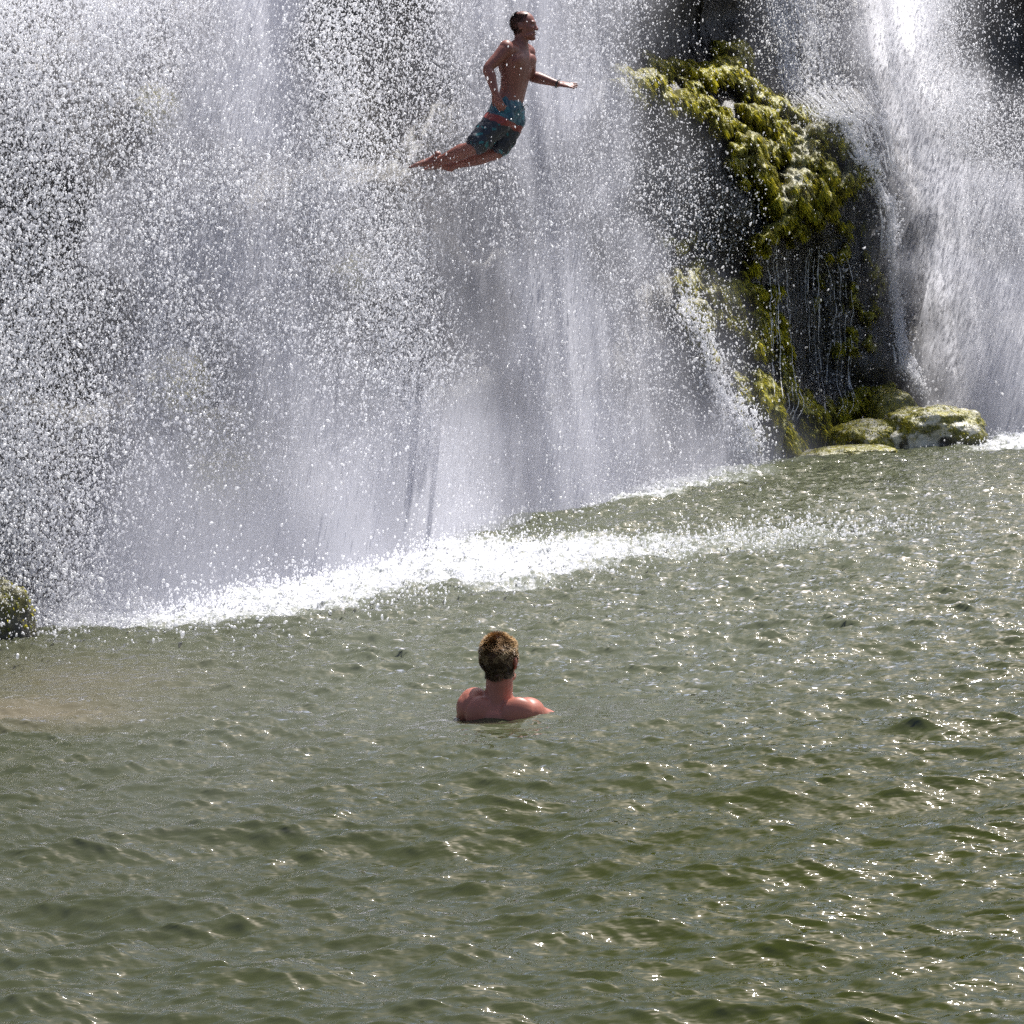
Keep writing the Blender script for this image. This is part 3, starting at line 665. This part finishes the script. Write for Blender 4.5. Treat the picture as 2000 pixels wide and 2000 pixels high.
# ------------------------------------------------------------------ people
class Body:
    """collects overlapping lofts and ellipsoids, then fuses them into one skin"""
    def __init__(s): s.V, s.F, s.n = [], [], 0
    def add(s, V, F): s.V.append(np.asarray(V, float)); s.F += [tuple(i+s.n for i in f) for f in F]; s.n += len(V)
    def ell(s, c, r, ax=None, nu=20, nv=12):
        ax = np.eye(3) if ax is None else np.array(ax); V = []; F = []
        for i in range(1, nv):
            ph = math.pi*i/nv
            for j in range(nu):
                th = 2*math.pi*j/nu; V.append((math.sin(ph)*math.cos(th), math.sin(ph)*math.sin(th), math.cos(ph)))
        V += [(0, 0, 1), (0, 0, -1)]; t = len(V)-2; b = t+1
        for i in range(nv-2):
            for j in range(nu): F.append((i*nu+j, (i+1)*nu+j, (i+1)*nu+(j+1) % nu, i*nu+(j+1) % nu))
        for j in range(nu): F.append((t, j, (j+1) % nu)); F.append((b, (nv-2)*nu+(j+1) % nu, (nv-2)*nu+j))
        s.add(np.array(V)*np.array(r) @ ax + np.array(c), F)
    def loft(s, pts, rad, side=(1, 0, 0), k=5, m=18):
        """pts (n,3); rad (n,) or (n,2): half-width along side, half-depth"""
        pts = np.array(pts, float); rad = np.array(rad, float)
        if rad.ndim == 1: rad = np.column_stack([rad, rad])
        Q = catmull(np.column_stack([pts, rad]), k); P, r = Q[:, :3], np.abs(Q[:, 3:])
        T = np.gradient(P, axis=0); T /= np.linalg.norm(T, axis=1, keepdims=True)+1e-9
        sd = np.array(side, float)
        A = sd[None]-T*(T @ sd)[:, None]; A /= np.linalg.norm(A, axis=1, keepdims=True)+1e-9; B = np.cross(T, A)
        rings = []
        def ring(c, a, b, ra, rb): return [c+a*math.cos(2*math.pi*j/m)*ra+b*math.sin(2*math.pi*j/m)*rb for j in range(m)]
        for q in (.15, .5, .8):           # rounded start
            f = math.sin(math.acos(1-q)) ; rings.append(ring(P[0]-T[0]*(1-q)*r[0].min(), A[0], B[0], r[0, 0]*f, r[0, 1]*f))
        for i in range(len(P)): rings.append(ring(P[i], A[i], B[i], r[i, 0], r[i, 1]))
        for q in (.8, .5, .15):
            f = math.sin(math.acos(1-q)); rings.append(ring(P[-1]+T[-1]*(1-q)*r[-1].min(), A[-1], B[-1], r[-1, 0]*f, r[-1, 1]*f))
        V = np.array(rings).reshape(-1, 3); n = len(rings); F = []
        for i in range(n-1):
            for j in range(m): F.append((i*m+j, i*m+(j+1) % m, (i+1)*m+(j+1) % m, (i+1)*m+j))
        F.append(tuple(range(m-1, -1, -1))); F.append(tuple((n-1)*m+j for j in range(m)))
        s.add(V, F)
    def fuse(s, name, mat, voxel=.005, smooth_it=4, parent=None):
        me = bpy.data.meshes.new(name); me.from_pydata(np.vstack(s.V).tolist(), [], s.F); me.update()
        bm = bmesh.new(); bm.from_mesh(me); bmesh.ops.recalc_face_normals(bm, faces=bm.faces); bm.to_mesh(me); bm.free()
        o = bpy.data.objects.new(name, me); col.objects.link(o)
        r = o.modifiers.new('r', 'REMESH'); r.mode = 'VOXEL'; r.voxel_size = voxel; r.use_smooth_shade = True
        sm = o.modifiers.new('s', 'SMOOTH'); sm.factor = .5; sm.iterations = smooth_it
        dg = bpy.context.evaluated_depsgraph_get(); dg.update()
        m2 = bpy.data.meshes.new_from_object(o.evaluated_get(dg)); o.modifiers.clear(); o.data = m2; m2.name = name
        m2.materials.clear(); m2.materials.append(mat)
        for p in m2.polygons: p.use_smooth = True
        if parent: o.parent = parent
        return o
def nrm(v): v = np.array(v, float); return v/np.linalg.norm(v)
def frame(fwd, up):
    f = nrm(fwd); u = np.array(up, float); u = nrm(u-f*(u @ f)); l = np.cross(u, f)      # l = figure's left
    return f, l, u
def head(B, c, fwd, up, k=1.0):
    """c = centre of the skull; total height about .23"""
    f, l, u = frame(fwd, up); ax = np.array([f, l, u]); c = np.array(c, float)
    P = lambda a, b, d: c+(f*a+l*b+u*d)*k
    E = lambda p, r: B.ell(P(*p), np.array(r)*k, ax)
    E((-.008, 0, .025), (.098, .077, .088)); E((.012, 0, -.01), (.082, .071, .085)); E((.022, 0, -.055), (.066, .058, .060))
    E((.068, 0, -.098), (.026, .026, .020)); E((.04, .035, -.078), (.045, .022, .022)); E((.04, -.035, -.078), (.045, .022, .022))
    E((.080, 0, .022), (.018, .050, .014))                      # brow
    B.loft([P(.088, 0, .012), P(.098, 0, -.012), P(.107, 0, -.029)], np.array([.008, .010, .013])*k, l)
    E((.100, .012, -.033), (.010, .008, .007)); E((.100, -.012, -.033), (.010, .008, .007))
    E((.088, 0, -.058), (.014, .024, .006)); E((.087, 0, -.068), (.013, .021, .007))   # lips
    E((.066, .036, -.022), (.024, .024, .018)); E((.066, -.036, -.022), (.024, .024, .018))
    for sgn in (-1, 1):
        B.ell(P(-.006, sgn*.078, -.008), np.array([.020, .009, .033])*k, np.array([nrm(f*.85+l*sgn*-.5), nrm(l*.85*sgn+f*.5)*1, u]))
        B.ell(P(-.016, sgn*.086, -.002), np.array([.012, .008, .026])*k, ax)
    return f, l, u
def hand(B, wr, d, pn, spread=.12, curl=.25, thumb=1, k=1.0, wrist_r=.026):
    """wr wrist, d direction of the fingers, pn = palm normal (palm side), thumb = side of the thumb"""
    d = nrm(d); pn = np.array(pn, float); pn = nrm(pn-d*(pn @ d)); sd = np.cross(d, pn)*thumb
    wr = np.array(wr, float)
    B.loft([wr-d*.01, wr+d*.03*k, wr+d*.065*k, wr+d*.092*k], [(.027*k, .018*k), (.034*k, .017*k), (.041*k, .016*k), (.040*k, .013*k)], sd)
    L = (.072, .080, .075, .060)
    for i in range(4):
        off = (.030-.020*i)*k; root = wr+d*.085*k+sd*off; a = spread*(1.5-i)/1.5
        dd = nrm(d*math.cos(a)+sd*math.sin(a)); p = [root-dd*.02*k]; q = root; cdir = dd
        for j, fr in enumerate((.45, .30, .25)):
            cdir = nrm(cdir+pn*curl*(1.0 if j else .6)); q = q+cdir*L[i]*fr*k; p.append(q)
        B.loft(p, np.array([.0095, .0092, .0085, .0070])*k, sd, 4, 10)
    q = wr+d*.025*k+sd*.028*k; t1 = nrm(d*.75+sd*.65+pn*.25); t2 = nrm(d*.9+sd*.35+pn*.35)
    B.loft([wr+d*.01*k+sd*.012*k, q, q+t1*.038*k, q+t1*.038*k+t2*.032*k], np.array([.014, .014, .0105, .008])*k, pn, 4, 10)
def foot_(B, an, d, sole, k=1.0):
    """an ankle, d toe direction, sole = direction of the sole"""
    d = nrm(d); sole = np.array(sole, float); sole = nrm(sole-d*(sole @ d)); sd = np.cross(d, sole); an = np.array(an, float)
    heel = an-d*.045*k+sole*.045*k
    B.ell(heel, np.array([.034, .030, .032])*k, [d, sd, sole])
    B.loft([an-sole*.01, an+d*.04*k+sole*.025*k, an+d*.10*k+sole*.045*k, an+d*.15*k+sole*.055*k], [(.033*k, .036*k), (.034*k, .036*k), (.042*k, .024*k), (.044*k, .015*k)], sd)
    B.loft([heel, heel+d*.08*k, an+d*.13*k+sole*.058*k], [(.028*k, .018*k), (.030*k, .014*k), (.040*k, .012*k)], sd)
    for i in range(5):
        o = (-.034+.017*i)*k; r = (.012, .0085, .008, .0078, .0075)[i]; ln = (.045, .042, .038, .032, .026)[i]
        q = an+d*.148*k+sole*.056*k+sd*o
        B.loft([q-d*.02*k, q+d*ln*.5*k, q+d*ln*k+sole*.004], [r*k, r*k, r*.85*k], sd, 3, 8)
SKIN1 = mat_skin('skin_of_the_leaping_man', (.165, .054, .040), (.215, .074, .052))
SKIN2 = mat_skin('sunburnt_skin', (.28, .092, .062), (.34, .118, .080))
HAIRM = mat_col('hair', .45); CLOTH = mat_col('wet_cloth', .45)
def vshade(o, fn):
    me = o.data; n = len(me.vertices); co = np.empty(n*3, np.float32); me.vertices.foreach_get('co', co); co = co.reshape(-1, 3)
    v = fn(co)
    if v.ndim == 1:
        a = me.attributes.new('shade', 'FLOAT', 'POINT'); a.data.foreach_set('value', v.astype(np.float32))
    else:
        a = me.attributes.new('col', 'FLOAT_COLOR', 'POINT'); v4 = np.ones((n, 4), np.float32); v4[:, :3] = v; a.data.foreach_set('color', v4.ravel())
def surface_points(o, n, test):
    me = o.data; nv = len(me.vertices); co = np.empty(nv*3, np.float32); me.vertices.foreach_get('co', co); co = co.reshape(-1, 3)
    no = np.empty(nv*3, np.float32); me.vertices.foreach_get('normal', no); no = no.reshape(-1, 3)
    k = np.where(test(co))[0]; idx = rng.choice(k, n); return co[idx].astype(float), no[idx].astype(float)

def leaping_man():
    K = .000874*19.3/20.3                                 # metres per unit of the sketch below
    c0 = atd(989, 219.5, 19.3)
    cr, sr = math.cos(ROLL), math.sin(ROLL)
    def J(x, y, dep=0.0):                       # sketch x right, y down, dep metres away; undo the camera's roll
        a, b = (x-1010)*K, (1060-y)*K
        return np.array([a*cr+b*sr, dep, -a*sr+b*cr])
    B = Body()
    fw = nrm([.82, -.57, 0]); lf = np.array([.57, .82, 0]); up = nrm(J(1130, 430)-J(1010, 1060))
    rt = -lf
    pel = J(1010, 1065); wai = J(1062, 900); che = J(1100, 660); nek = J(1140, 455)
    B.loft([pel-up*.06, pel, pel+up*.07, wai, wai+up*.09, che, J(1118, 560), J(1128, 480)],
           [(.13, .10), (.150, .108), (.142, .102), (.128, .088), (.132, .092), (.158, .104), (.165, .098), (.10, .070)], lf)
    B.loft([nek-up*.05, nek+up*.02, J(1150, 370), J(1155, 320)], [.068, .058, .056, .058], lf)
    for sgn in (-1, 1):                          # trapezius, chest, shoulder blade
        B.loft([J(1140, 400), J(1128, 450)+lf*sgn*.09, J(1118, 480)+lf*sgn*.15], [.035, .035, .04], fw)
        B.ell(J(1118, 600)+fw*.058+lf*sgn*.070, (.042, .082, .066), [fw, lf, up])
        B.ell(J(1105, 600)-fw*.055+lf*sgn*.078, (.045, .060, .085), [fw, lf, up])
        B.ell(J(1000, 1110)-fw*.065+lf*sgn*.065, (.07, .072, .085), [fw, lf, up])
    hc = J(1170, 262)
    hf, hl, hu = head(B, hc, [.97, -.22, -.04], up*.55+np.array([0, 0, .5]), 1.0)
    # right arm (nearer the camera): elbow drawn back, loose fist at the hip
    rs = J(1010, 490)+np.array([0, -.13, 0]); re_ = J(842, 672)+np.array([0, -.20, 0]); rw = J(905, 900)+np.array([0, -.24, 0])
    B.ell(rs, (.062, .060, .070)); 
    B.loft([J(1070, 500)+np.array([0, -.08, 0]), rs, rs*.55+re_*.45, re_, re_*.72+rw*.28, re_*.3+rw*.7, rw], [.055, .056, .050, .040, .044, .033, .027], fw)
    hd = nrm(J(955, 1040)+np.array([0, -.26, 0])-rw)
    hand(B, rw, hd, [.45, .55, -.2], .05, .62, -1, .98)
    # left arm: reaches forward past the chest, hand open
    ls = J(1212, 500)+np.array([0, .11, 0]); le = J(1245, 700)+np.array([0, .20, 0]); lw = J(1495, 782)+np.array([0, .16, 0])
    B.ell(ls, (.060, .060, .068))
    B.loft([J(1160, 500)+np.array([0, .05, 0]), ls, ls*.5+le*.5, le, le*.7+lw*.3, le*.25+lw*.75, lw], [.055, .056, .050, .042, .045, .032, .026], lf)
    hand(B, lw, J(1690, 800)-J(1500, 780)+np.array([0, -.02, 0]), [.1, .45, -.8], .20, .05, 1, .95)
    # legs: thighs back, shins trailing
    rh = J(965, 1120)+np.array([0, -.075, 0]); rk = J(705, 1392)+np.array([0, -.17, 0]); ra = J(340, 1530)+np.array([0, -.02, 0])
    lh = J(1060, 1120)+np.array([0, .06, 0]); lk = J(925, 1425)+np.array([0, .02, 0]); la = J(485, 1552)+np.array([0, .14, 0])
    for h_, k_, a_ in ((rh, rk, ra), (lh, lk, la)):
        B.loft([h_+up*.05, h_, h_*.6+k_*.4, h_*.2+k_*.8, k_, k_*.8+a_*.2, k_*.6+a_*.4, k_*.25+a_*.75, a_], [.085, .092, .082, .062, .056, .056, .058, .040, .033], lf)
        B.ell(k_, (.056, .054, .052))
        cd_ = nrm(a_-k_); bk = nrm(np.cross(cd_, lf)); bk = bk if bk[2] > 0 else -bk
        B.ell(k_*.68+a_*.32+bk*.016, (.085, .046, .048), [cd_, np.cross(bk, cd_), bk])
    foot_(B, ra, nrm([-.91, -.10, -.42]), [.25, .1, .95], 1.0)
    foot_(B, la, nrm([-.92, 0, -.36]), [.25, .1, .95], 1.0)
    o = B.fuse('person', SKIN1, .005, 5)
    def shade(co):
        n = fbm(co*60.0, 2, 5)
        d = co-hc; fr = d @ hf; uu = d @ hu
        hair = smooth(.005, -.02, fr-uu*.35-.0)*smooth(-.075, -.05, uu)*(.35+.3*n)
        brow = np.exp(-((fr-.09)/.02)**2-((uu-.022)/.006)**2)*.8
        eye = np.exp(-((fr-.078)/.02)**2-((uu+.0)/.008)**2-((np.abs(d @ hl)-.032)/.014)**2)*.9
        lips = np.exp(-((fr-.098)/.02)**2-((uu+.063)/.008)**2)*.3
        chest = np.exp(-((co-(che+fw*.1)) @ up/.12)**2-((co-che) @ lf/.09)**2)*((co-che) @ fw > .05)*.15*n*2
        return np.clip(hair+brow+eye+lips+chest, 0, 1)
    vshade(o, shade)
    o.location = tuple(c0)
    tag(o, 'shirtless man in board shorts leaping through the air before the fall', 'person')
    # board shorts
    S = Body()
    S.loft([wai-up*.100, pel+up*.045, pel, pel-up*.05], [(.148, .108), (.160, .117), (.168, .122), (.165, .12)], lf)
    for sgn in (-1, 1): S.ell(J(1000, 1110)-fw*.065+lf*sgn*.062, (.083, .085, .098), [fw, lf, up])
    rhem = rh*.14+rk*.86; lhem = lh*.20+lk*.80
    S.loft([rh+up*.05, rh, rh*.6+rk*.4, rhem], [.096, .108, .103, .088], lf)
    S.loft([lh+up*.05, lh, lh*.6+lk*.4, lhem], [.096, .108, .105, .092], lf)
    sh = S.fuse('board_shorts', CLOTH, .006, 3, o)
    def scol(co):
        a = (co-pel) @ up; w_ = (fbm(co*16.0, 2, 9)-.5)*.03
        low = (np.linalg.norm(co-rh, axis=1)*0)
        q = (co-J(1010, 1150)) @ nrm(J(1090, 930)-J(930, 1300)) + w_
        teal = np.array([.004, .045, .080]); teal2 = np.array([.006, .080, .11]); red = np.array([.17, .018, .014]); navy = np.array([.006, .008, .018]); cy_ = np.array([.01, .11, .13])
        n = fbm(co*38.0, 3, 10)
        C = np.where((n > .55)[:, None], teal2, teal)
        C = np.where((q < .012)[:, None], red, C)
        C = np.where((q < -.038)[:, None], np.where((fbm(co*30.0, 2, 12) > .70)[:, None], cy_, navy), C)
        return C*(.8+.4*n)[:, None]
    vshade(sh, scol)
    # fine wrinkles in the cloth
    me = sh.data; co = np.array([v.co[:] for v in me.vertices]); no = np.array([v.normal[:] for v in me.vertices])
    co = co+no*((np.abs(fbm(co*np.array([22, 22, 12.]), 3, 14)-.5)-.1)*.035)[:, None]; me.vertices.foreach_set('co', co.astype(np.float32).ravel()); me.update()
    dk = mat_plain('black_cord', (.02, .02, .025))
    D = Body(); q = J(1165, 1010)+np.array([0, -.03, 0])
    D.loft([q, q+J(1205, 985)-J(1170, 1005), q+J(1222, 1010)-J(1170, 1005)], [.004, .004, .003], lf, 4, 8); D.loft([q, q+J(1195, 1035)-J(1170, 1005)], [.004, .003], lf, 4, 8)
    D.fuse('drawstring', dk, .003, 0, sh)
    W = Body(); d = nrm(lw-le); a = nrm(np.cross(d, [0, 0, 1])); b = np.cross(d, a); pts = [lw-d*.005+(a*math.cos(t)+b*math.sin(t))*.0285 for t in np.linspace(0, 2*math.pi, 17)]
    W.loft(pts, np.full(17, .007), d, 3, 8); W.loft([lw+b*-.028, lw+b*-.045+d*.01], [.004, .002], d, 3, 6); W.fuse('bracelet', dk, .0025, 0, o)
    # close-cropped hair round the back and sides, thin on top
    def hm(co):
        e = co-hc; fr = e @ hf; uu = e @ hu; ll = np.abs(e @ hl)
        return (np.linalg.norm(e, axis=1) < .14) & (uu > -.065) & (fr < .015+uu*.35) & (fr > -.14) & ~((uu > .085) & (fr > -.045)) & ~((ll > .072) & (uu < .02) & (fr > -.035))
    p, nn = surface_points(o, 9000, hm)
    V, F, C = strands(p, nn, rng.uniform(.006, .012, len(p)), rng.uniform(.0015, .003, len(p)), np.array([.022, .017, .015])*rng.uniform(.5, 1.8, (len(p), 1)), .25, .4, 2)
    make_mesh('hair', V, F, HAIRM, o, cols={'col': C})
    return o
leaping_man()

def swimmer():
    g = gp(974, 1397); K = .000542
    def J(x, y, dep=0.0):                       # sketch units about the waterline, roll undone
        a, b = (x-530)*K, (930-y)*K; cr, sr = math.cos(ROLL), math.sin(ROLL)
        return np.array([a*cr+b*sr, dep, -a*sr+b*cr])
    B = Body(); lf = nrm([-.97, .22, .05]); fw = nrm([.22, .97, 0]); up = np.array([0, 0, 1.])    # looks away from the camera
    c = J(530, 960)
    B.loft([c+up*-.62, c+up*-.45, c+up*-.25, c+up*-.08, J(525, 880), J(522, 830), J(524, 780)],
           [(.15, .10), (.14, .095), (.155, .10), (.175, .11), (.165, .10), (.115, .08), (.075, .065)], lf)
    B.loft([J(525, 860), J(526, 780), J(530, 700), J(534, 640), J(536, 560)], [.074, .068, .064, .063, .062], lf)
    for sgn, a in ((1, (310, 790)), (-1, (775, 850))):
        B.loft([J(525, 720), J(525+(-95 if sgn > 0 else 105), 815 if sgn < 0 else 790), J(*a)], [.042, .044, .05], fw)
    ls, rs = J(325, 800, .03), J(775, 868, -.04)
    B.ell(ls, (.075, .075, .072)); B.ell(rs, (.082, .078, .075)); B.ell(J(250, 850, .02), (.045, .06, .07))
    B.ell(J(690, 870, -.085), (.085, .045, .085), [nrm([1, -.1, -.25]), nrm([.1, 1, 0]), nrm([.25, 0, 1])])
    B.ell(J(380, 880, -.04), (.075, .045, .085))
    hc = J(533, 432, .02)
    hf, hl, hu = head(B, hc, [.40, .91, -.02], [.03, -.02, 1], 1.03)
    B.loft([J(500, 640, -.01), J(495, 540, -.03)], [.022, .018], lf); B.loft([J(570, 640, -.01), J(575, 540, -.03)], [.022, .018], lf)
    # right arm floats out along the surface
    re_ = J(1120, 990, .02); rw = J(1480, 950, .08)
    B.loft([rs, rs*.6+re_*.4, re_, re_*.7+rw*.3, rw], [.060, .048, .036, .036, .025], up)
    hand(B, rw, J(1800, 945, .1)-J(1480, 950, .08), [0, .1, -1], .15, .06, 1, 1.0)
    # left arm and legs under water
    B.loft([ls, ls+np.array([-.08, .12, -.18]), ls+np.array([.05, .32, -.25])], [.055, .042, .028], up); hand(B, ls+np.array([.05, .32, -.25]), [.5, .8, .1], [0, 0, -1], .1, .1, -1)
    for sgn in (-1, 1):
        h_ = c+up*-.62+lf*.08*sgn; k_ = h_+np.array([0, .18, -.38]); a_ = k_+np.array([0, -.12, -.38])
        B.loft([h_, h_*.5+k_*.5, k_, k_*.6+a_*.4, a_], [.09, .075, .055, .055, .034], lf); foot_(B, a_, [.1, .9, -.4], [0, -.4, -1])
    o = B.fuse('person', SKIN2, .005, 5)
    def shade(co):
        e = co-hc; uu = e @ hu; fr = e @ hf
        return np.clip(smooth(-.075, -.055, uu)*smooth(.05, .02, fr-uu*.4)*(np.abs(e @ hl) < .078)*.8, 0, 1)
    vshade(o, shade); o.location = (g[0], g[1], -.018)
    tag(o, 'sunburnt swimmer seen from behind, water up to the shoulders', 'person')
    def hm(co):
        e = co-hc; uu = e @ hu; fr = e @ hf; ll = np.abs(e @ hl)
        return (np.linalg.norm(e, axis=1) < .15) & (uu > -.082+.02*(ll/.08)) & (fr < .035+uu*.55) & ~((ll > .074) & (uu < .022) & (uu > -.09)) & ~((uu < -.03) & (fr > -.01))
    p, nn = surface_points(o, 15000, hm); n = len(p)
    crown = hc+hu*.10-hf*.03; out = p-crown; out /= np.linalg.norm(out, axis=1, keepdims=True)+1e-6
    uu = (p-hc) @ hu; top = smooth(.03, .09, uu)
    clump = fbm(p*45.0, 2, 3)
    dirn = nn*(.35+.55*top[:, None])+out*.55+rng.normal(0, .07, (n, 3)); dirn += (np.column_stack([vnoise(p*38.0+k*9, 5+k) for k in range(3)])-.5)*1.6
    dirn /= np.linalg.norm(dirn, axis=1, keepdims=True)
    base = np.where((clump > .52)[:, None], np.array([.66, .43, .19]), np.array([.32, .185, .08]))
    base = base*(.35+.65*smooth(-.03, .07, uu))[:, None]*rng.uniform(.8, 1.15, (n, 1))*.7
    V, F, C = strands(p, dirn, rng.uniform(.011, .018, n)*(1+.5*top), rng.uniform(.002, .004, n), base, .28, .08, 3)
    make_mesh('hair', V, F, HAIRM, o, cols={'col': C})
swimmer()
